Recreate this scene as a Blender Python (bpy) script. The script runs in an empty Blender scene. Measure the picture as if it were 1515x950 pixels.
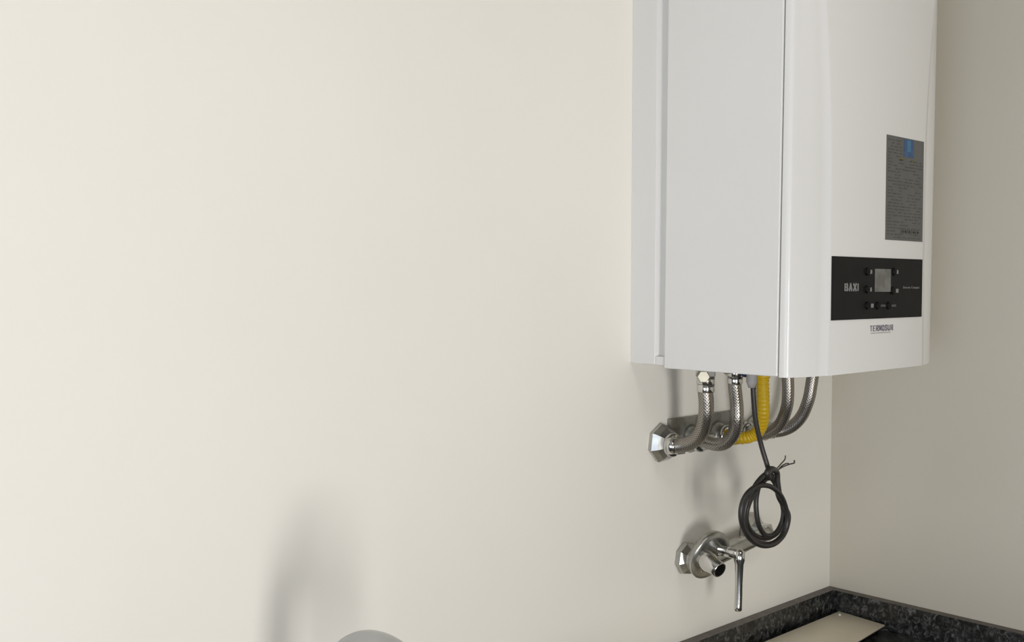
import bpy, bmesh, math, random
from mathutils import Vector, Matrix
random.seed(7)
S = bpy.context.scene
COL = S.collection

# ------------------------------------------------------------------ camera
cam_d = bpy.data.cameras.new('camera')
cam = bpy.data.objects.new('camera', cam_d)
COL.objects.link(cam)
F = Vector((0.68473, 0.72796, -0.034904))
R = Vector((0.728457, -0.685088, 0.002259))
U = Vector((0.022268, 0.026973, 0.999388))
CAM = Vector((-1.7433, -0.9987, 1.5))
cam.matrix_world = Matrix(((R.x, U.x, -F.x, CAM.x), (R.y, U.y, -F.y, CAM.y),
                           (R.z, U.z, -F.z, CAM.z), (0, 0, 0, 1)))
cam_d.sensor_width = 36
cam_d.lens = 1558.78 / 1515 * 36
cam_d.clip_start = 0.02
S.camera = cam

# ------------------------------------------------------------------ world
w = bpy.data.worlds.new('daylight')
S.world = w
w.use_nodes = True
w.node_tree.nodes['Background'].inputs[0].default_value = (0.62, 0.74, 1.0, 1)
w.node_tree.nodes['Background'].inputs[1].default_value = 1.2

# ------------------------------------------------------------------ area lights (daylight entering each opening, plus an added ceiling fill)
def area_light(name, loc, direction, sx, sy, power, colour):
    l = bpy.data.lights.new(name, 'AREA')
    l.shape = 'RECTANGLE'; l.size = sx; l.size_y = sy
    l.energy = power; l.color = colour
    o = bpy.data.objects.new(name, l); COL.objects.link(o)
    o.location = loc
    o.rotation_euler = Vector(direction).to_track_quat('-Z', 'Y').to_euler()
    return o
area_light('daylight_back', (-2.32, -3.30, 0.90), (0, 1, 0), 0.64, 1.2, 55, (1.0, 0.965, 0.91))
area_light('daylight_side', (-2.84, -1.15, 0.95), (1, 0, 0), 1.1, 1.3, 12.5, (0.85, 0.91, 1.0))
area_light('ceiling_bounce_fill', (-1.1, -1.3, 2.53), (0, 0, -1), 0.5, 0.5, 5.5, (1.0, 0.93, 0.88))  # added fill with no fixture, stands in for light bounced off the ceiling
S.view_settings.view_transform = 'Standard'
S.view_settings.look = 'None'
S.view_settings.gamma = 1
S.view_settings.use_curve_mapping = False
S.view_settings.exposure = 0.13

# ------------------------------------------------------------------ materials
def mat(name, col, rough=0.5, metal=0.0, spec=0.5, coat=0.0):
    m = bpy.data.materials.new(name); m.use_nodes = True
    b = m.node_tree.nodes['Principled BSDF']
    b.inputs['Base Color'].default_value = (*col, 1)
    b.inputs['Roughness'].default_value = rough
    b.inputs['Metallic'].default_value = metal
    b.inputs['Specular IOR Level'].default_value = spec
    b.inputs['Coat Weight'].default_value = coat
    return m
def nodes(m):
    return m.node_tree, m.node_tree.nodes['Principled BSDF']
def noise_colour(m, c1, c2, scale, detail=4, lo=0.35, hi=0.65, bump=0.0, bscale=None, dist=0.001):
    t, b = nodes(m)
    tc = t.nodes.new('ShaderNodeTexCoord')
    n = t.nodes.new('ShaderNodeTexNoise'); n.inputs['Scale'].default_value = scale; n.inputs['Detail'].default_value = detail
    r = t.nodes.new('ShaderNodeValToRGB')
    r.color_ramp.elements[0].position = lo; r.color_ramp.elements[0].color = (*c1, 1)
    r.color_ramp.elements[1].position = hi; r.color_ramp.elements[1].color = (*c2, 1)
    t.links.new(tc.outputs['Object'], n.inputs['Vector'])
    t.links.new(n.outputs['Fac'], r.inputs['Fac'])
    t.links.new(r.outputs['Color'], b.inputs['Base Color'])
    if bump:
        n2 = t.nodes.new('ShaderNodeTexNoise'); n2.inputs['Scale'].default_value = bscale or scale; n2.inputs['Detail'].default_value = 3
        t.links.new(tc.outputs['Object'], n2.inputs['Vector'])
        bp = t.nodes.new('ShaderNodeBump'); bp.inputs['Strength'].default_value = bump; bp.inputs['Distance'].default_value = dist
        t.links.new(n2.outputs['Fac'], bp.inputs['Height'])
        t.links.new(bp.outputs['Normal'], b.inputs['Normal'])
    return m

M = {}
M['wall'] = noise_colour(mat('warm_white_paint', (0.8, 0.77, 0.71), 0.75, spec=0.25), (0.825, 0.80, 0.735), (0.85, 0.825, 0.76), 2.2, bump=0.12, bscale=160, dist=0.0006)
M['wall_shade'] = noise_colour(mat('shaded_warm_white_paint', (0.7, 0.67, 0.6), 0.75, spec=0.25), (0.58, 0.55, 0.47), (0.605, 0.575, 0.495), 2.2, bump=0.12, bscale=160, dist=0.0006)  # left wall's paint again, with the right wall's shade put into the colour
M['ceiling'] = noise_colour(mat('ceiling_paint', (0.8, 0.8, 0.78), 0.9), (0.42, 0.41, 0.39), (0.46, 0.45, 0.43), 3)
M['grey_wall'] = noise_colour(mat('grey_wall_paint', (0.3, 0.3, 0.29), 0.8), (0.26, 0.26, 0.25), (0.31, 0.31, 0.30), 3)
M['floor'] = noise_colour(mat('floor_tile', (0.35, 0.3, 0.25), 0.5), (0.15, 0.13, 0.11), (0.20, 0.175, 0.15), 5)
M['frame'] = noise_colour(mat('window_frame_white', (0.8, 0.8, 0.8), 0.4), (0.78, 0.78, 0.78), (0.82, 0.82, 0.82), 9)
M['white'] = noise_colour(mat('white_enamel', (0.8, 0.8, 0.78), 0.32, coat=0.15), (0.715, 0.715, 0.70), (0.735, 0.735, 0.72), 3, bump=0.03, bscale=260, dist=0.0003)
M['joint'] = noise_colour(mat('joint_grey', (0.3, 0.3, 0.29), 0.7), (0.28, 0.28, 0.27), (0.34, 0.34, 0.33), 30)
M['black'] = noise_colour(mat('black_gloss_plastic', (0.012, 0.012, 0.012), 0.5, spec=0.12), (0.0085, 0.0085, 0.0085), (0.011, 0.0105, 0.0105), 40)
M['button'] = noise_colour(mat('button_black', (0.004, 0.004, 0.004), 0.5, spec=0.1), (0.003, 0.003, 0.003), (0.005, 0.005, 0.005), 60)
M['screen'] = noise_colour(mat('grey_display', (0.12, 0.12, 0.11), 0.15), (0.10, 0.10, 0.09), (0.15, 0.15, 0.14), 55, lo=0.4, hi=0.6)
M['print_light'] = noise_colour(mat('pale_grey_print', (0.16, 0.16, 0.155), 0.5), (0.19, 0.19, 0.185), (0.22, 0.22, 0.21), 60)
M['print_dim'] = noise_colour(mat('dim_grey_print', (0.06, 0.06, 0.058), 0.5), (0.055, 0.055, 0.053), (0.07, 0.07, 0.066), 60)
M['print_dark'] = noise_colour(mat('slate_print', (0.16, 0.15, 0.19), 0.5), (0.14, 0.135, 0.17), (0.18, 0.17, 0.20), 60)
M['print_faint'] = noise_colour(mat('faint_green_grey_print', (0.35, 0.37, 0.33), 0.5), (0.34, 0.36, 0.32), (0.38, 0.40, 0.36), 60)
M['sticker'] = noise_colour(mat('data_sticker_grey', (0.09, 0.09, 0.085), 0.45), (0.088, 0.09, 0.083), (0.105, 0.103, 0.10), 35)
M['sticker_dark'] = noise_colour(mat('sticker_print', (0.05, 0.05, 0.047), 0.5), (0.055, 0.057, 0.05), (0.07, 0.07, 0.062), 70)
M['blue'] = noise_colour(mat('sticker_blue', (0.03, 0.08, 0.18), 0.5), (0.03, 0.07, 0.17), (0.04, 0.10, 0.20), 90)
M['lightblue'] = noise_colour(mat('sticker_light_blue', (0.04, 0.14, 0.26), 0.5), (0.04, 0.13, 0.25), (0.05, 0.16, 0.28), 90)
M['yellowprint'] = noise_colour(mat('sticker_olive', (0.10, 0.10, 0.03), 0.5), (0.10, 0.10, 0.03), (0.12, 0.12, 0.04), 90)
M['chrome'] = noise_colour(mat('chrome', (0.7, 0.7, 0.68), 0.12, 1.0), (0.60, 0.60, 0.58), (0.68, 0.68, 0.66), 30)
M['dull_chrome'] = noise_colour(mat('dull_chrome', (0.5, 0.5, 0.48), 0.3, 1.0), (0.42, 0.42, 0.40), (0.54, 0.54, 0.51), 60, bump=0.25, bscale=90, dist=0.001)
M['tap'] = noise_colour(mat('satin_tap_steel', (0.4, 0.4, 0.4), 0.22, 1.0), (0.40, 0.41, 0.42), (0.46, 0.47, 0.48), 20)
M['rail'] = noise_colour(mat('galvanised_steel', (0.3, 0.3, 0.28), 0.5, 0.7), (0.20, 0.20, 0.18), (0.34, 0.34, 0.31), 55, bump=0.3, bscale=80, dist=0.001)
M['nickel'] = noise_colour(mat('pale_nickel', (0.6, 0.58, 0.48), 0.35, 0.6), (0.42, 0.40, 0.32), (0.50, 0.48, 0.40), 40)
M['blue_cap'] = noise_colour(mat('blue_plastic', (0.01, 0.02, 0.12), 0.4), (0.01, 0.02, 0.12), (0.014, 0.025, 0.15), 40)
M['grey_plastic'] = noise_colour(mat('grey_plastic', (0.35, 0.34, 0.33), 0.5), (0.33, 0.325, 0.32), (0.40, 0.39, 0.38), 40)
M['yellow'] = noise_colour(mat('yellow_sleeve', (0.75, 0.48, 0.01), 0.4), (0.56, 0.36, 0.003), (0.64, 0.43, 0.006), 25)
M['cable'] = noise_colour(mat('black_cable', (0.02, 0.019, 0.018), 0.38), (0.018, 0.017, 0.016), (0.028, 0.026, 0.024), 40)
M['wire'] = noise_colour(mat('wire_core', (0.06, 0.065, 0.05), 0.5), (0.05, 0.055, 0.045), (0.08, 0.08, 0.065), 80)
M['steel'] = noise_colour(mat('brushed_steel', (0.62, 0.6, 0.55), 0.5, 0.7), (0.76, 0.70, 0.58), (0.80, 0.75, 0.63), 14, bump=0.05, bscale=200, dist=0.0003)
M['screw'] = noise_colour(mat('bright_screw', (0.9, 0.9, 0.88), 0.2, 0.6), (0.88, 0.88, 0.86), (0.94, 0.94, 0.92), 80)

# braided hose : UV based cross hatch
def braid(name, c1, c2):
    m = mat(name, c1, 0.30, 0.9)
    t, b = nodes(m)
    uv = t.nodes.new('ShaderNodeUVMap')
    out = []
    for rot in (0.785, -0.785):
        mp = t.nodes.new('ShaderNodeMapping'); mp.inputs['Rotation'].default_value = (0, 0, rot)
        wv = t.nodes.new('ShaderNodeTexWave'); wv.inputs['Scale'].default_value = 100
        t.links.new(uv.outputs['UV'], mp.inputs['Vector']); t.links.new(mp.outputs['Vector'], wv.inputs['Vector'])
        out.append(wv)
    mx = t.nodes.new('ShaderNodeMath'); mx.operation = 'MAXIMUM'
    t.links.new(out[0].outputs['Fac'], mx.inputs[0]); t.links.new(out[1].outputs['Fac'], mx.inputs[1])
    r = t.nodes.new('ShaderNodeValToRGB')
    r.color_ramp.elements[0].position = 0.35; r.color_ramp.elements[0].color = (*c2, 1)
    r.color_ramp.elements[1].position = 0.9; r.color_ramp.elements[1].color = (*c1, 1)
    t.links.new(mx.outputs[0], r.inputs['Fac']); t.links.new(r.outputs['Color'], b.inputs['Base Color'])
    bp = t.nodes.new('ShaderNodeBump'); bp.inputs['Strength'].default_value = 0.3; bp.inputs['Distance'].default_value = 0.0006
    t.links.new(mx.outputs[0], bp.inputs['Height']); t.links.new(bp.outputs['Normal'], b.inputs['Normal'])
    return m
M['braid'] = braid('steel_braid', (0.37, 0.345, 0.31), (0.17, 0.157, 0.14))

# granite: black ground with pale grey streaky flecks
def granite():
    m = mat('black_granite', (0.02, 0.02, 0.02), 0.3)
    t, b = nodes(m)
    tc = t.nodes.new('ShaderNodeTexCoord')
    mp = t.nodes.new('ShaderNodeMapping'); mp.inputs['Scale'].default_value = (1, 1, 0.9); mp.inputs['Rotation'].default_value = (0.5, 0.6, 0.4)
    n = t.nodes.new('ShaderNodeTexNoise'); n.inputs['Scale'].default_value = 110; n.inputs['Detail'].default_value = 5
    n.inputs['Roughness'].default_value = 0.65; n.inputs['Distortion'].default_value = 1.2
    r = t.nodes.new('ShaderNodeValToRGB')
    e = r.color_ramp.elements
    e[0].position = 0.43; e[0].color = (0.006, 0.0065, 0.0065, 1)
    e[1].position = 0.70; e[1].color = (0.17, 0.175, 0.17, 1)
    x = e.new(0.54); x.color = (0.04, 0.041, 0.041, 1)
    t.links.new(tc.outputs['Object'], mp.inputs['Vector']); t.links.new(mp.outputs['Vector'], n.inputs['Vector'])
    t.links.new(n.outputs['Fac'], r.inputs['Fac']); t.links.new(r.outputs['Color'], b.inputs['Base Color'])
    return m
M['granite'] = granite()
M['granite_cut'] = noise_colour(mat('granite_top_edge', (0.08, 0.07, 0.06), 0.4), (0.055, 0.047, 0.038), (0.095, 0.083, 0.066), 70)

# ------------------------------------------------------------------ mesh helpers
def obj(name, bm, m, parent=None, smooth=False, bevel=0, uv=False):
    me = bpy.data.meshes.new(name)
    bmesh.ops.recalc_face_normals(bm, faces=bm.faces)
    bm.to_mesh(me); bm.free()
    for mm in (m if isinstance(m, (list, tuple)) else [m]):
        me.materials.append(mm)
    if smooth:
        for p in me.polygons: p.use_smooth = True
    o = bpy.data.objects.new(name, me); COL.objects.link(o)
    if parent:
        o.parent = parent
        o.matrix_parent_inverse = Matrix.Translation(-wloc(parent))
    if bevel:
        b = o.modifiers.new('bevel', 'BEVEL'); b.width = bevel; b.segments = 3; b.limit_method = 'ANGLE'
        for p in me.polygons: p.use_smooth = True
        o.modifiers.new('wn', 'WEIGHTED_NORMAL')
    return o
WL = {}
def wloc(o):
    v = Vector((0, 0, 0)); 
    if o.name in WL: return WL[o.name]
    return v
def thing(name, label, cat, loc=(0, 0, 0), group=None):
    o = bpy.data.objects.new(name, None); COL.objects.link(o)
    o.location = loc; o.empty_display_size = 0.05
    WL[o.name] = Vector(loc)
    o['label'] = label; o['category'] = cat
    if group: o['group'] = group
    return o
def struct(o):
    o['kind'] = 'structure'; return o
def box(bm, lo, hi):
    r = bmesh.ops.create_cube(bm, size=1)
    lo, hi = Vector(lo), Vector(hi)
    for v in r['verts']:
        v.co = Vector(((lo.x + hi.x) / 2 + v.co.x * (hi.x - lo.x), (lo.y + hi.y) / 2 + v.co.y * (hi.y - lo.y), (lo.z + hi.z) / 2 + v.co.z * (hi.z - lo.z)))
    return r['verts']
def B(*bs):
    bm = bmesh.new()
    for lo, hi in bs: box(bm, lo, hi)
    return bm
def prism(pts, z0, z1, bm=None, shear=None):
    """vertical prism from an (x, y) outline"""
    bm = bm or bmesh.new()
    lo = [bm.verts.new((x, y, z0)) for x, y in pts]
    up = [bm.verts.new((x, y, z1)) for x, y in (shear or pts)]
    n = len(pts)
    bm.faces.new(lo[::-1]); bm.faces.new(up)
    for i in range(n): bm.faces.new((lo[i], lo[(i + 1) % n], up[(i + 1) % n], up[i]))
    return bm
def frame_of(d):
    d = Vector(d).normalized()
    a = Vector((0, 0, 1)) if abs(d.z) < 0.9 else Vector((1, 0, 0))
    x = d.cross(a).normalized(); y = d.cross(x).normalized()
    return x, y, d
def lathe(prof, origin, axis, seg=32, bm=None, phase=0):
    """prof = [(distance along axis, radius)...]"""
    bm = bm or bmesh.new()
    x, y, d = frame_of(axis); o = Vector(origin)
    rings = []
    for t, r in prof:
        rings.append([bm.verts.new(o + d * t + (x * math.cos(a) + y * math.sin(a)) * r)
                      for a in [phase + 2 * math.pi * k / seg for k in range(seg)]])
    for a, b in zip(rings, rings[1:]):
        for k in range(seg): bm.faces.new((a[k], a[(k + 1) % seg], b[(k + 1) % seg], b[k]))
    bm.faces.new(rings[0][::-1]); bm.faces.new(rings[-1])
    return bm
def smooth_path(pts, n=8):
    P = [Vector(p) for p in pts]
    P = [P[0] * 2 - P[1]] + P + [P[-1] * 2 - P[-2]]
    out = []
    for i in range(1, len(P) - 2):
        for k in range(n):
            t = k / n
            a, b, c, d = P[i - 1:i + 3]
            out.append(0.5 * ((2 * b) + (c - a) * t + (2 * a - 5 * b + 4 * c - d) * t * t + (3 * b - a - 3 * c + d) * t ** 3))
    out.append(P[-2])
    return out
def tube(pts, r, seg=16, bm=None, n=8, radius=None):
    bm = bm or bmesh.new()
    path = smooth_path(pts, n) if n > 1 else [Vector(p) for p in pts]
    uvl = bm.loops.layers.uv.verify()
    tang = [(path[min(i + 1, len(path) - 1)] - path[max(i - 1, 0)]).normalized() for i in range(len(path))]
    x = frame_of(tang[0])[0]
    rings = []; L = [0]
    for i, p in enumerate(path):
        if i: L.append(L[-1] + (p - path[i - 1]).length)
        x = (x - tang[i] * x.dot(tang[i])).normalized(); y = tang[i].cross(x)
        rr = radius(L[i], i / (len(path) - 1)) if radius else r
        rings.append([bm.verts.new(p + (x * math.cos(a) + y * math.sin(a)) * rr) for a in [2 * math.pi * k / seg for k in range(seg)]])
    for i in range(len(rings) - 1):
        for k in range(seg):
            f = bm.faces.new((rings[i][k], rings[i][(k + 1) % seg], rings[i + 1][(k + 1) % seg], rings[i + 1][k]))
            for lp, (a, b) in zip(f.loops, ((i, k), (i, k + 1), (i + 1, k + 1), (i + 1, k))):
                lp[uvl].uv = (L[a], b / seg * 2 * math.pi * r)
    bm.faces.new(rings[0][::-1]); bm.faces.new(rings[-1])
    return bm
def text(name, s, loc, size, width, m, parent, normal='y', bold=0.0, depth=0.0004, space=1.0):
    """flat lettering on a face looking towards -Y, squeezed to a given width"""
    c = bpy.data.curves.new(name, 'FONT'); c.body = s; c.size = size; c.extrude = depth; c.offset = bold; c.space_character = space
    c.align_x = 'CENTER'; c.align_y = 'CENTER'
    t = bpy.data.objects.new(name + '_tmp', c); COL.objects.link(t)
    dg = bpy.context.evaluated_depsgraph_get()
    me = bpy.data.meshes.new_from_object(t.evaluated_get(dg))
    bpy.data.objects.remove(t); bpy.data.curves.remove(c)
    me.name = name
    xs = [v.co.x for v in me.vertices]; ys = [v.co.y for v in me.vertices]
    k = width / (max(xs) - min(xs)); ym = (max(ys) + min(ys)) / 2; xm = (max(xs) + min(xs)) / 2
    h = size / (max(ys) - min(ys)) if len(ys) else 1
    for v in me.vertices:
        v.co = Vector((loc[0] + (v.co.x - xm) * k, loc[1] - v.co.z, loc[2] + (v.co.y - ym) * h))
    me.materials.clear(); me.materials.append(m)
    o = bpy.data.objects.new(name, me); COL.objects.link(o)
    o.parent = parent; o.matrix_parent_inverse = Matrix.Translation(-wloc(parent))
    return o

YC = -0.135
def at(px, py, y=YC):
    """point of the vertical plane y = const seen at that place of the photograph"""
    d = F + R * ((px - 757.5) / 1558.78) + U * ((475 - py) / 1558.78)
    return CAM + d * ((y - CAM.y) / d.y)

STROKES = {   # letter strokes in a unit cell
 'B': [(0, 0, 0, 1), (0, 1, .8, 1), (.8, 1, .95, .8), (.95, .8, .8, .52), (0, .52, .8, .52), (.8, .52, 1, .28), (1, .28, .85, 0), (.85, 0, 0, 0)],
 'A': [(0, 0, .5, 1), (.5, 1, 1, 0), (.2, .33, .8, .33)], 'X': [(0, 0, 1, 1), (0, 1, 1, 0)], 'I': [(.5, 0, .5, 1)],
 'T': [(0, 1, 1, 1), (.5, 0, .5, 1)], 'E': [(0, 0, 0, 1), (0, 1, 1, 1), (0, .5, .85, .5), (0, 0, 1, 0)],
 'R': [(0, 0, 0, 1), (0, 1, .8, 1), (.8, 1, 1, .75), (1, .75, .8, .48), (.8, .48, 0, .48), (.5, .48, 1, 0)],
 'M': [(0, 0, 0, 1), (0, 1, .5, .3), (.5, .3, 1, 1), (1, 1, 1, 0)],
 'O': [(.25, 0, .75, 0), (.75, 0, 1, .25), (1, .25, 1, .75), (1, .75, .75, 1), (.75, 1, .25, 1), (.25, 1, 0, .75), (0, .75, 0, .25), (0, .25, .25, 0)],
 'S': [(1, .85, .75, 1), (.75, 1, .2, 1), (.2, 1, 0, .78), (0, .78, .2, .55), (.2, .55, .8, .48), (.8, .48, 1, .25), (1, .25, .8, 0), (.8, 0, .2, 0), (.2, 0, 0, .15)],
 'U': [(0, 1, 0, .2), (0, .2, .25, 0), (.25, 0, .75, 0), (.75, 0, 1, .2), (1, .2, 1, 1)]}
def letters(name, word, x0, x1, z0, z1, y, wx, wz, m, parent):
    """bold printed lettering made of flat strokes, on a face looking towards -Y"""
    bm = bmesh.new()
    widths = [0.35 if c == 'I' else 1.0 for c in word]
    gap = 0.24
    unit = (x1 - x0) / (sum(widths) + gap * (len(word) - 1))
    x = x0
    for c, wd in zip(word, widths):
        cw = unit * wd
        for a, b, c_, d in STROKES[c]:
            p = Vector((x + wx / 2 + a * (cw - wx), 0, z0 + wz / 2 + b * (z1 - z0 - wz)))
            q = Vector((x + wx / 2 + c_ * (cw - wx), 0, z0 + wz / 2 + d * (z1 - z0 - wz)))
            if c == 'I': p.x = q.x = x + cw / 2
            t = (q - p).normalized(); hw = (wx * abs(t.z) + wz * abs(t.x)) / 2
            n = Vector((-t.z, 0, t.x)) * hw; e = t * hw * 0.7
            vs = [bm.verts.new((v.x, yy, v.z)) for yy in (y - 0.0004 - 0.00003 * (len(bm.verts) // 8 % 9), y + 0.0002) for v in (p - e - n, q + e - n, q + e + n, p - e + n)]
            for f in ((0, 1, 2, 3), (4, 5, 6, 7), (0, 1, 5, 4), (1, 2, 6, 5), (2, 3, 7, 6), (3, 0, 4, 7)): bm.faces.new([vs[k] for k in f])
        x += cw + gap * unit
    return obj(name, bm, m, parent)

# ------------------------------------------------------------------ the room
XL, YB, H = -2.9, -3.35, 2.55
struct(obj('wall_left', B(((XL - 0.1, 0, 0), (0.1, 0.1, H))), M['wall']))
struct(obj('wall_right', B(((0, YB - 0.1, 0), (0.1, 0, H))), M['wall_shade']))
# wall behind the camera with a balcony door opening, and side wall with a window opening
dx0, dx1, dz1 = -2.80, -2.10, 2.12
struct(obj('wall_back', B(((XL, YB - 0.1, 0), (dx0, YB, H)), ((dx1, YB - 0.1, 0), (0, YB, H)), ((dx0, YB - 0.1, dz1), (dx1, YB, H))), M['grey_wall']))
wy0, wy1, wz0, wz1 = -1.65, -0.45, 0.30, 1.75
struct(obj('wall_side', B(((XL - 0.1, YB, 0), (XL, wy0, H)), ((XL - 0.1, wy1, 0), (XL, 0, H)), ((XL - 0.1, wy0, 0), (XL, wy1, wz0)), ((XL - 0.1, wy0, wz1), (XL, wy1, H))), M['grey_wall']))
struct(obj('floor', B(((XL - 0.1, YB - 0.1, -0.1), (0.1, 0.1, 0))), M['floor']))
struct(obj('ceiling', B(((XL - 0.1, YB - 0.1, H), (0.1, 0.1, H + 0.1))), M['ceiling']))
def opening_frame(name, axis, a0, a1, z0, z1, at, bar):
    t = 0.045
    def q(u0, u1, v0, v1):
        return ((u0, at - 0.03, v0), (u1, at + 0.03, v1)) if axis == 'x' else ((at - 0.03, u0, v0), (at + 0.03, u1, v1))
    bs = [q(a0, a0 + t, z0, z1), q(a1 - t, a1, z0, z1), q(a0 + t, a1 - t, z1 - t, z1), q(a0 + t, a1 - t, z0, z0 + t)]
    struct(obj(name, B(*bs), M['frame']))
opening_frame('door_1', 'x', dx0, dx1, 0, dz1, YB - 0.06, True)
opening_frame('window_1', 'y', wy0, wy1, wz0, wz1, XL - 0.06, True)

# ------------------------------------------------------------------ granite worktop and its upstands
CZ, UZ, UT = 0.896, 0.946, 0.018
wt = obj('worktop', prism([(0, 0), (-2.6, 0), (-2.6, -0.60), (-0.60, -0.60), (-0.60, -1.9), (0, -1.9)], CZ - 0.03, CZ), M['granite'])
wt['label'] = 'black speckled granite worktop running round the corner of the two walls'; wt['category'] = 'worktop'
def upstand(name, lo, hi, label):
    bm = B((lo, hi)); bm.faces.ensure_lookup_table()
    for f in bm.faces:
        if f.calc_center_median().z > UZ - 0.001: f.material_index = 1
    o = obj(name, bm, [M['granite'], M['granite_cut']])
    o['label'] = label; o['category'] = 'upstand'
    return o
upstand('granite_upstand', (-2.6, -UT, CZ), (0, 0, UZ), 'black speckled granite upstand along the brighter left wall, under the lever mixer')
upstand('granite_upstand', (-UT, -1.9, CZ), (0, -UT, UZ), 'black speckled granite upstand along the shaded right wall')
# closed carcass under the worktop (below the frame)
for lo, hi, lb in (((-2.58, -0.57, 0), (-0.59, -0.005, CZ - 0.03), 'plain white base cabinet carrying the worktop along the left wall'),
                   ((-0.57, -1.88, 0), (-0.005, -0.005, CZ - 0.03), 'plain white base cabinet carrying the worktop along the right wall')):
    cb = obj('base_cabinet', B((lo, hi)), M['frame']); cb['label'] = lb; cb['category'] = 'cabinet'

# steel plate with its screw, in the corner on the worktop
pz = 0.912
outline = [(-0.0235, -0.0335), (-0.036, -0.1275), (-0.150, -0.138), (-0.62, -0.150), (-0.62, -0.0335)]
pl = thing('steel_plate', 'brushed steel plate lying on the granite worktop in the corner, small bright screw in it', 'plate', (-0.3, -0.08, CZ))
obj('plate_top', prism(outline, pz - 0.0025, pz), M['steel'], pl, bevel=0.0008)
ins = [(-0.032, -0.042), (-0.043, -0.118), (-0.150, -0.128), (-0.61, -0.140), (-0.61, -0.042)]
obj('plate_base', prism(ins, CZ, pz - 0.0025), M['button'], pl)
obj('screw', lathe([(0, 0.0026), (0.0012, 0.0026), (0.002, 0.0012)], (-0.043, -0.0455, pz), (0, 0, 1), 14), M['screw'], pl, True)

# ------------------------------------------------------------------ wall-mounted boiler
XB, XR = -0.5663, -0.1663
ZB, ZT = 1.386, 2.12
boiler = thing('wall_boiler', 'white wall-mounted gas boiler with black control panel and grey data sticker', 'boiler', (-0.3663, 0, ZB))
# back casing with a groove between it and the side panel
obj('back_casing', prism([(XB, 0), (XR, 0), (XR, -0.044), (XR - 0.0, -0.0445), (XR - 0.008, -0.048), (XR - 0.008, -0.062), (XB + 0.008, -0.062), (XB + 0.008, -0.048), (XB, -0.0445), (XB, -0.044)], ZB, ZT), M['white'], boiler, bevel=0.0015)
obj('groove_lip', B(((XB + 0.001, -0.064, ZB), (XB + 0.012, -0.046, ZB + 0.0115))), M['white'], boiler)
obj('groove_lip', B(((XR - 0.012, -0.064, ZB), (XR - 0.001, -0.046, ZB + 0.0115))), M['white'], boiler)
ZP = ZB - 0.0045
dy = 0.0065      # the front leans out a little towards the top
for s, nm in ((0, 'left'), (1, 'right')):
    xo, xi = (XB - 0.002, XB + 0.010) if s == 0 else (XR + 0.002, XR - 0.010)
    lo = [(xo, -0.063), (xo, -0.2470), (xi, -0.2470), (xi, -0.063)]
    up = [(xo, -0.067), (xo, -0.2470 - dy), (xi, -0.2470 - dy), (xi, -0.067)]
    obj('side_panel', prism(lo, ZP, ZT, shear=up), M['white'], boiler, bevel=0.0018)
# shadow joint behind the front cover
obj('joint_strip', prism([(XB + 0.003, -0.2), (XB + 0.003, -0.252), (XR - 0.003, -0.252), (XR - 0.003, -0.2)], ZP + 0.003, ZT - 0.003,
     shear=[(XB + 0.003, -0.2), (XB + 0.003, -0.252 - dy), (XR - 0.003, -0.252 - dy), (XR - 0.003, -0.2)]), M['joint'], boiler)
# front cover: plan outline swept up, with a shallow curved ridge line either side of the flat centre
def cover():
    bm = bmesh.new()
    zs = [ZP - 0.0005, ZP + 0.004] + [ZP + 0.004 + (ZT - ZP - 0.008) * k / 14 for k in range(1, 15)] + [ZT]
    def crease(z):     # distance of ridge from the cover's side, larger low down
        t = (z - 1.62)
        return 0.0690 - 0.30 * t * t if t > 0 else 0.0690 - 0.055 * t * t
    rows = []
    for z in zs:
        d = dy * (z - ZP) / (ZT - ZP)
        c = crease(z)
        half = [(XB - 0.001, -0.2495 - d), (XB - 0.001, -0.2545 - d), (XB + 0.0005, -0.2590 - d * .8), (XB + 0.004, -0.2618 - d * .7), (XB + 0.010, -0.2636 - d * .5),
                (XB + c * 0.45, -0.2710 - d * .2), (XB + c * 0.75, -0.2750 - d * .05), (XB + c - 0.004, -0.2770), (XB + c - 0.001, -0.2795), (XB + c + 0.002, -0.2803)]
        full = half + [(XB + XR - x, y) for x, y in reversed(half)]
        rows.append([bm.verts.new((x, y, z)) for x, y in full])
    n = len(rows[0])
    for a, b in zip(rows, rows[1:]):
        for k in range(n): bm.faces.new((a[k], a[(k + 1) % n], b[(k + 1) % n], b[k]))
    bm.faces.new(rows[0][::-1]); bm.faces.new(rows[-1])
    return bm
fc = obj('front_cover', cover(), M['white'], boiler, smooth=True)
e = fc.modifiers.new('es', 'EDGE_SPLIT'); e.split_angle = math.radians(40)
obj('bottom_plate', B(((XB + 0.012, -0.24, ZB + 0.004), (XR - 0.012, -0.064, ZB + 0.008))), M['joint'], boiler)

# control panel
YF = -0.2803
px0, px1, pz0, pz1 = -0.4945, -0.2400, 1.4534, 1.5377
panel = obj('control_panel', B(((px0, YF - 0.0018, pz0), (px1, YF + 0.002, pz1))), M['black'], boiler, bevel=0.0008)
YP = YF - 0.0018
def ell(cx, cz, rx, rz, y0, y1, seg=20):
    bm = bmesh.new()
    a = [bm.verts.new((cx + rx * math.cos(t), y0, cz + rz * math.sin(t))) for t in [2 * math.pi * k / seg for k in range(seg)]]
    b = [bm.verts.new((cx + rx * .8 * math.cos(t), y1, cz + rz * .8 * math.sin(t))) for t in [2 * math.pi * k / seg for k in range(seg)]]
    for k in range(seg): bm.faces.new((a[k], a[(k + 1) % seg], b[(k + 1) % seg], b[k]))
    bm.faces.new(b); bm.faces.new(a[::-1])
    return bm
sc = obj('screen', B(((-0.3825, YP - 0.0008, 1.4905), (-0.3375, YP + 0.0005, 1.5225))), M['screen'], panel, bevel=0.0004)
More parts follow.
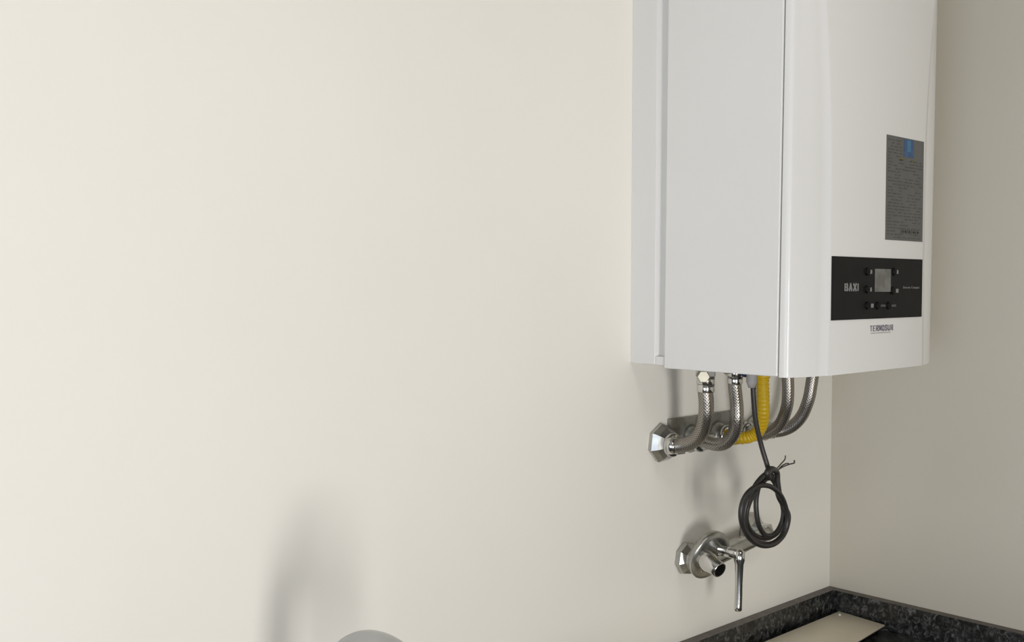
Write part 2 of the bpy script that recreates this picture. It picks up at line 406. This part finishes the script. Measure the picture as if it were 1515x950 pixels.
for bx, bz, ix in ((-0.4045, 1.5183, -0.3945), (-0.3290, 1.5190, -0.3190), (-0.4045, 1.4942, -0.3945), (-0.3320, 1.4922, -0.3180),
                   (-0.4030, 1.4720, -0.3890), (-0.3745, 1.4716, -0.3590), (-0.3430, 1.4712, -0.3285)):
    b_ = obj('button', ell(bx, bz, 0.0062, 0.0058, YP - 0.0002, YP - 0.0026), M['button'], panel, smooth=False)
    small = bz < 1.48 and ix > -0.38
    wv = 0.0075 if small else 0.0035
    obj('button_icon', B(((ix - wv, YP - 0.0005, bz - (0.0018 if small else 0.0030)), (ix + wv, YP + 0.0002, bz + (0.0012 if small else 0.0024)))),
        M['print_dim'] if small else M['print_light'], panel)
letters('brand_lettering', 'BAXI', -0.4640, -0.4270, 1.4920, 1.5020, YP, 0.0027, 0.0017, M['print_light'], panel)
text('model_lettering', 'Duo-tec Compact', (-0.2750, YP, 1.4962), 0.0042, 0.0500, M['print_light'], panel)
letters('dealer_lettering', 'TERMOSUR', -0.3910, -0.3250, 1.4360, 1.4440, YF, 0.0018, 0.0012, M['print_dark'], boiler)
obj('dealer_underline', B(((-0.388, YF - 0.0004, 1.4328), (-0.332, YF + 0.0004, 1.4341))), M['print_faint'], boiler)

# data sticker
sx0, sx1, sz0, sz1 = -0.3515, -0.2395, 1.5635, 1.7100
stk = obj('data_sticker', B(((sx0, YF - 0.0006, sz0), (sx1, YF + 0.001, sz1))), M['sticker'], boiler)
YS = YF - 0.0006
obj('emblem', B(((-0.3010, YS - 0.0003, 1.6835), (-0.2720, YS + 0.0002, 1.7085))), M['blue'], stk)
obj('emblem_figure', B(((-0.2925, YS - 0.0005, 1.6910), (-0.2810, YS - 0.0002, 1.7070))), M['lightblue'], stk)
for q0, q1 in ((-0.3140, -0.3000), (-0.2790, -0.2690)):
    obj('seal', B(((q0, YS - 0.0003, 1.6775), (q1, YS + 0.0002, 1.6802))), M['yellowprint'], stk)
bm = bmesh.new(); z = sz1 - 0.006
while z > sz0 + 0.004:
    x = sx0 + 0.005
    lim = -0.307 if z > 1.682 else sx1 - 0.004
    while x < lim - 0.004:
        l = random.uniform(0.004, 0.014)
        if random.random() < 0.72: box(bm, (x, YS - 0.0003, z - 0.0008), (min(x + l, lim), YS + 0.0002, z + 0.0008))
        x += l + random.uniform(0.002, 0.007)
    z -= 0.0044
fp = obj('fine_print', bm, M['sticker_dark'], stk); fp['kind'] = 'stuff'
obj('barcode', B(*[((-0.307 + 0.0062 * k, YS - 0.0003, 1.5735), (-0.3035 + 0.0062 * k, YS + 0.0002, 1.5800)) for k in range(9)]), M['sticker_dark'], stk)

# ------------------------------------------------------------------ connections under the boiler
VZ = 1.262
VX = [-0.499, -0.430, -0.362, -0.305, -0.255]
TX = [-0.520, -0.449, -0.377, -0.308, -0.233]
TY = -0.100
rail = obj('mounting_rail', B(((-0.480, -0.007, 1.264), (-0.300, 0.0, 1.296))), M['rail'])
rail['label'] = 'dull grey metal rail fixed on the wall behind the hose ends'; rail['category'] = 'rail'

def hexnut(bm, o, axis, r, l, ch=0.0015):
    return lathe([(0, r - ch), (ch, r), (l - ch, r), (l, r - ch)], o, axis, 6, bm)

def valve(x, label, first=False, gas=False):
    t = thing('wall_valve', label, 'valve', (x, 0, VZ), 'hose connections on the wall')
    r = 0.030 if first else 0.022
    # faceted rosette standing off the wall
    obj('rosette', lathe([(0, r * .92), (0.008, r), (0.016, r * .82), (0.024, r * 0.55)], (x, 0, VZ), (0, -1, 0), 7 if first else 24, phase=0.3), M['dull_chrome'], t, smooth=not first)
    obj('collar', lathe([(0.022, 0.0165), (0.024, 0.018), (0.029, 0.018), (0.031, 0.0155)], (x, 0, VZ), (-0.05, -1, -0.02), 24), M['chrome'], t, True)
    obj('union_nut', hexnut(None, (x, -0.031, VZ), (-0.1, -1, -0.03), 0.0140, 0.014), M['yellow'] if gas else M['dull_chrome'], t)
    return t
lab = ['faceted chrome wall valve under the left end of the boiler, first in the row',
       'chrome wall valve half hidden behind the leftmost braided hose',
       'wall valve with a yellow nut feeding the yellow gas hose',
       'chrome wall valve behind the yellow gas hose',
       'chrome wall valve at the right end of the row, behind the black cable']
for i in range(5): valve(VX[i], lab[i], i == 0, i == 2)

def hose(i, label, pts, r=0.0103, sleeve=None):
    t = thing('gas_hose' if sleeve else 'braided_hose', label, 'hose', (TX[i], TY, 1.30), None if sleeve else 'braided steel hoses under the boiler')
    if sleeve:
        def rad(L, f): return r * (1 + 0.05 * math.sin(L * 2 * math.pi / 0.006))
        obj('sleeve', tube(pts, r, 18, n=26, radius=rad), M['yellow'], t, True)
    else:
        obj('braid', tube(pts, r, 20, n=10), M['braid'], t, True)
    a, b = Vector(pts[0]), Vector(pts[1])
    obj('ferrule', lathe([(-0.003, r + .0006), (-0.002, r + 0.0018), (0.008, r + 0.0018), (0.010, r + .0006)], a, b - a, 24), M['yellow'] if sleeve else M['chrome'], t, True)
    a, b = Vector(pts[-1]), Vector(pts[-2])
    obj('ferrule', lathe([(-0.001, r + .0005), (0, r + 0.0016), (0.009, r + 0.0016), (0.011, r + .0005)], a, b - a, 24), M['yellow'] if sleeve else M['chrome'], t, True)
    return t
def drop(i, zt=1.36, low=1.258, sag=0.0, out=0.0):
    tx, vx = TX[i], VX[i]
    m = lambda k: tx + (vx - tx) * k
    return [(tx, TY + out, zt), (tx, TY + out, zt - 0.03), (tx, TY + out, 1.315), (m(.1), TY + 0.003 + out, 1.290), (m(.35), TY + 0.020, 1.266 - sag),
            (m(.65), TY + 0.042, low - sag), (m(1), -0.045, VZ - 0.001)]
def run(i, zt, *p):
    """plumb drop from the outlet, then the bend back to the wall valve"""
    return [(TX[i], TY, zt), (TX[i], TY, zt - 0.012)] + [at(*q) for q in p]
hose(0, 'braided steel hose curving to the faceted leftmost valve',
     run(0, 1.357, (1045, 598, -.100), (1044, 617, -.097), (1038, 638, -.085), (1025, 653, -.067), (1008, 659, -.049), (988, 660, -.032)), 0.0108)
hose(1, 'braided steel hose hanging under the blue cap',
     run(1, 1.364, (1090, 600, -.100), (1090, 620, -.100), (1086, 640, -.093), (1075, 654, -.080), (1062, 658, -.066), (1046, 654, -.048), (1036, 648, -.034)), 0.0098)
hose(2, 'yellow corrugated gas hose behind the black cable',
     run(2, 1.368, (1129, 590, -.100), (1129, 612, -.097), (1126, 630, -.088), (1116, 643, -.072), (1100, 648, -.055), (1080, 648, -.036)), 0.0095, sleeve=True)
hose(3, 'braided steel hose just right of the yellow gas hose',
     run(3, 1.374, (1166, 580, -.100), (1164, 602, -.096), (1156, 624, -.083), (1144, 636, -.068), (1130, 642, -.052), (1110, 642, -.034)), 0.0095)
hose(4, 'rightmost braided steel hose under the boiler front',
     run(4, 1.374, (1200, 572, -.098), (1196, 592, -.094), (1187, 614, -.083), (1174, 629, -.069), (1158, 637, -.053), (1136, 640, -.034)), 0.0098)

# outlets that belong to the boiler
def outlet(i, zt, kind):
    x = TX[i]
    o = obj('outlet_fitting', hexnut(None, (x, TY, ZB + 0.006), (0, 0, -1), 0.0150, ZB + 0.006 - zt - 0.012), M['dull_chrome'], boiler)
    obj('outlet_nut', lathe([(0, 0.0118), (0.001, 0.0128), (0.011, 0.0128), (0.0125, 0.0112)], (x, TY, zt + 0.0135), (0, 0, -1), 24), M['chrome'], o, True)
    if kind == 'cap':
        obj('drain_cap', hexnut(None, (x - 0.008, TY, 1.3715), (-0.75, -0.66, 0), 0.0095, 0.022), M['nickel'], o)
    if kind == 'blue':
        obj('blue_cap', lathe([(0, 0.0075), (0.012, 0.0075), (0.015, 0.005)], (x, TY - 0.016, 1.3730), (-0.1, -1, 0), 20), M['blue_cap'], o, True)
        obj('side_knob', lathe([(0, 0.006), (0.014, 0.006)], (x - 0.012, TY, 1.376), (-1, -0.2, 0), 16), M['nickel'], o, True)
outlet(0, 1.357, 'cap'); outlet(1, 1.364, 'blue'); outlet(2, 1.368, ''); outlet(3, 1.374, ''); outlet(4, 1.374, '')

# ------------------------------------------------------------------ power cable with its coil
cab = thing('power_cable', 'black power cable hanging from the boiler, coiled and knotted with bare wire ends', 'cable', tuple(at(1112, 560)))
g = at(1112, 560)
obj('cable_gland', lathe([(0, 0.0085), (0.004, 0.0085), (0.005, 0.0072), (0.018, 0.0078), (0.027, 0.0045)], (g.x, g.y, 1.3790), (0, 0, -1), 20), M['grey_plastic'], cab, True)
rc = 0.0037
L = [at(1114, 572), at(1115, 590), at(1118, 622), at(1126, 658, YC - .002), at(1135, 688, YC - .008), at(1140, 705, YC - .010)]
# knot then coil loops (a little ahead of or behind each other)
def loop(cx, cy, a, b, rot, t0, t1, y0, y1, n=14):
    out = []
    for k in range(n):
        u = k / (n - 1); t = math.radians(t0 + (t1 - t0) * u)
        x, y_ = a * math.cos(t), b * math.sin(t)
        rr = math.radians(rot)
        out.append(at(cx + x * math.cos(rr) - y_ * math.sin(rr), cy + x * math.sin(rr) + y_ * math.cos(rr), y0 + (y1 - y0) * u))
    return out
path = L + [at(1147, 716, YC - .012), at(1153, 738, YC - .014)] + loop(1131, 763, 35, 45, -6, 0, 300, YC - .016, YC - .024) \
     + [at(1158, 738, YC - .020), at(1165, 765, YC - .018), at(1160, 788, YC - .016), at(1143, 804, YC - .014), at(1122, 803, YC - .012), at(1106, 790, YC - .010), at(1101, 768, YC - .010), at(1104, 746, YC - .012), at(1112, 728, YC - .014), at(1122, 712, YC - .016), at(1132, 702, YC - .016), at(1143, 697, YC - .012)]
obj('cable_sheath', tube(path, rc, 12, n=5), M['cable'], cab, True)
tail = [at(1133, 702, YC - .004), at(1124, 716, YC - .004), at(1119, 736, YC - .005), at(1119, 757, YC - .006), at(1123, 778, YC - .007), at(1133, 792, YC - .008), at(1146, 790, YC - .008), at(1156, 775, YC - .008), at(1159, 755, YC - .008), at(1153, 732, YC - .007), at(1150, 715, YC - .006), at(1146, 702, YC - .004)]
obj('cable_tail', tube(tail, rc, 12, n=6), M['cable'], cab, True)
inner = [at(1141, 702, YC - .009), at(1130, 712, YC - .010), at(1117, 728, YC - .010), at(1107, 748, YC - .010), at(1104, 768, YC - .008), at(1111, 786, YC - .006), at(1126, 796, YC - .004), at(1144, 793, YC - .002), at(1156, 780, YC - .001), at(1162, 760, YC - .001), at(1158, 740, YC - .001), at(1150, 722, YC - .002), at(1147, 706, YC - .004)]
obj('cable_loop', tube(inner, rc, 12, n=6), M['cable'], cab, True)
obj('knot', tube([at(1137, 708, YC - .018), at(1135, 699, YC - .020), at(1142, 694, YC - .017), at(1149, 699, YC - .012), at(1150, 712, YC - .016), at(1152, 728, YC - .020)], rc * 1.2, 12, n=6), M['cable'], cab, True)
obj('wire_end', tube([at(1146, 697, YC - .004), at(1155, 687, YC - .004), at(1161, 680, YC - .004), at(1162, 674, YC - .004)], 0.0010, 8), M['wire'], cab, True)
obj('wire_end', tube([at(1147, 698, YC - .006), at(1158, 691, YC - .006), at(1168, 687, YC - .006), at(1175, 685, YC - .006), at(1175, 681, YC - .006)], 0.0011, 8), M['wire'], cab, True)
obj('wire_end', tube([at(1148, 699, YC - .001), at(1156, 690, YC - .001), at(1163, 686, YC - .001), at(1167, 686, YC - .001)], 0.0009, 8), M['wire'], cab, True)

# ------------------------------------------------------------------ lever mixer on the wall below
MX, MZ = -0.436, 1.076
mixer = thing('lever_mixer', 'chrome wall-mounted lever mixer with hanging lever, below the hoses', 'tap', (-0.34, 0, 1.078))
def union(x, z, r):
    u = obj('wall_union', lathe([(0, r * .9), (0.004, r), (0.010, r * .95), (0.016, r * .62), (0.026, r * .5)], (x, 0, z), (0, -1, 0), 8, phase=0.2), M['dull_chrome'], mixer)
    obj('union_nut', hexnut(None, (x, -0.024, z), (0, -1, 0), 0.016, 0.016), M['chrome'], u)
union(MX, MZ, 0.026)
union(-0.262, 1.093, 0.030)
obj('body', tube([(MX, -0.040, MZ), (-0.40, -0.042, 1.080), (-0.32, -0.040, 1.088), (-0.262, -0.036, 1.093)], 0.0115, 20, n=6), M['dull_chrome'], mixer, True)
ax = Vector((-0.10, -0.94, -0.32)).normalized()
hc = at(1052, 823, -0.046)
obj('round_plate', lathe([(-0.013, 0.030), (-0.010, 0.0385), (-0.002, 0.0400), (0.0, 0.0385), (0.002, 0.0300), (0.0035, 0.013)], hc, ax, 48), M['dull_chrome'], mixer, True)
kn = at(1045, 829, -0.056)
k2 = obj('spout_outlet', lathe([(-0.006, 0.0155), (0.008, 0.0150), (0.016, 0.0128), (0.028, 0.0122), (0.0295, 0.0108), (0.0285, 0.0098)], kn, ax, 28), M['chrome'], mixer, True)
obj('outlet_bore', lathe([(0.0282, 0.0098), (0.0290, 0.0096)], kn, ax, 24), M['button'], k2)
LX = at(1094, 824, -0.090); LB = at(1092, 904, -0.090)
obj('lever_arm', tube([at(1064, 814, -0.052), at(1078, 817, -0.072), LX + Vector((0.002, 0, 0.003))], 0.0078, 16, n=4), M['chrome'], mixer, True)
def lever():
    bm = bmesh.new()
    top, bot = LX, LB
    rings = []
    for k, (u, wx, wy) in enumerate(((-0.14, .0030, .0030), (-0.10, .0080, .0080), (0.05, .0084, .0084), (0.14, .0064, .0064), (0.5, .0056, .0056), (0.92, .0056, .0056), (0.98, .0062, .0058), (1.0, .0045, .0045))):
        c = top.lerp(bot, u)
        rings.append([bm.verts.new(c + Vector((math.cos(a) * wx, math.sin(a) * wy, 0))) for a in [2 * math.pi * j / 16 for j in range(16)]])
    for a, b in zip(rings, rings[1:]):
        for j in range(16): bm.faces.new((a[j], a[(j + 1) % 16], b[(j + 1) % 16], b[j]))
    bm.faces.new(rings[0][::-1]); bm.faces.new(rings[-1])
    return bm
obj('lever', lever(), M['chrome'], mixer, True)

# ------------------------------------------------------------------ swan-neck tap (only the top of its bend shows)
TXP, TYB, RT = -1.217, -0.190, 0.090
TTOP = 1.2035
tap = thing('swan_neck_tap', 'chrome swan-neck kitchen tap, its bend just showing at the bottom edge', 'tap', (TXP, TYB, CZ))
obj('base_ring', lathe([(0, 0.027), (0.006, 0.027), (0.010, 0.022), (0.060, 0.020), (0.064, 0.013)], (TXP, TYB, CZ), (0, 0, 1), 32), M['tap'], tap, True)
zc = TTOP - RT - 0.013
arc = [(TXP, TYB, CZ + 0.06), (TXP, TYB, zc - 0.12), (TXP, TYB, zc - 0.03)]
arc += [(TXP, TYB - RT + RT * math.cos(a), zc + RT * math.sin(a)) for a in [math.pi * k / 14 for k in range(15)]]
arc += [(TXP, TYB - 2 * RT, zc - 0.03)]
obj('spout', tube(arc, 0.0130, 24, n=5), M['tap'], tap, True)
obj('aerator', lathe([(0, 0.0135), (0.018, 0.0135), (0.019, 0.011)], (TXP, TYB - 2 * RT, zc - 0.028), (0, 0, -1), 24), M['tap'], tap, True)
obj('side_lever', tube([(TXP - 0.018, TYB, CZ + 0.045), (TXP - 0.05, TYB, CZ + 0.05), (TXP - 0.09, TYB, CZ + 0.06)], 0.005, 12, n=4), M['tap'], tap, True)
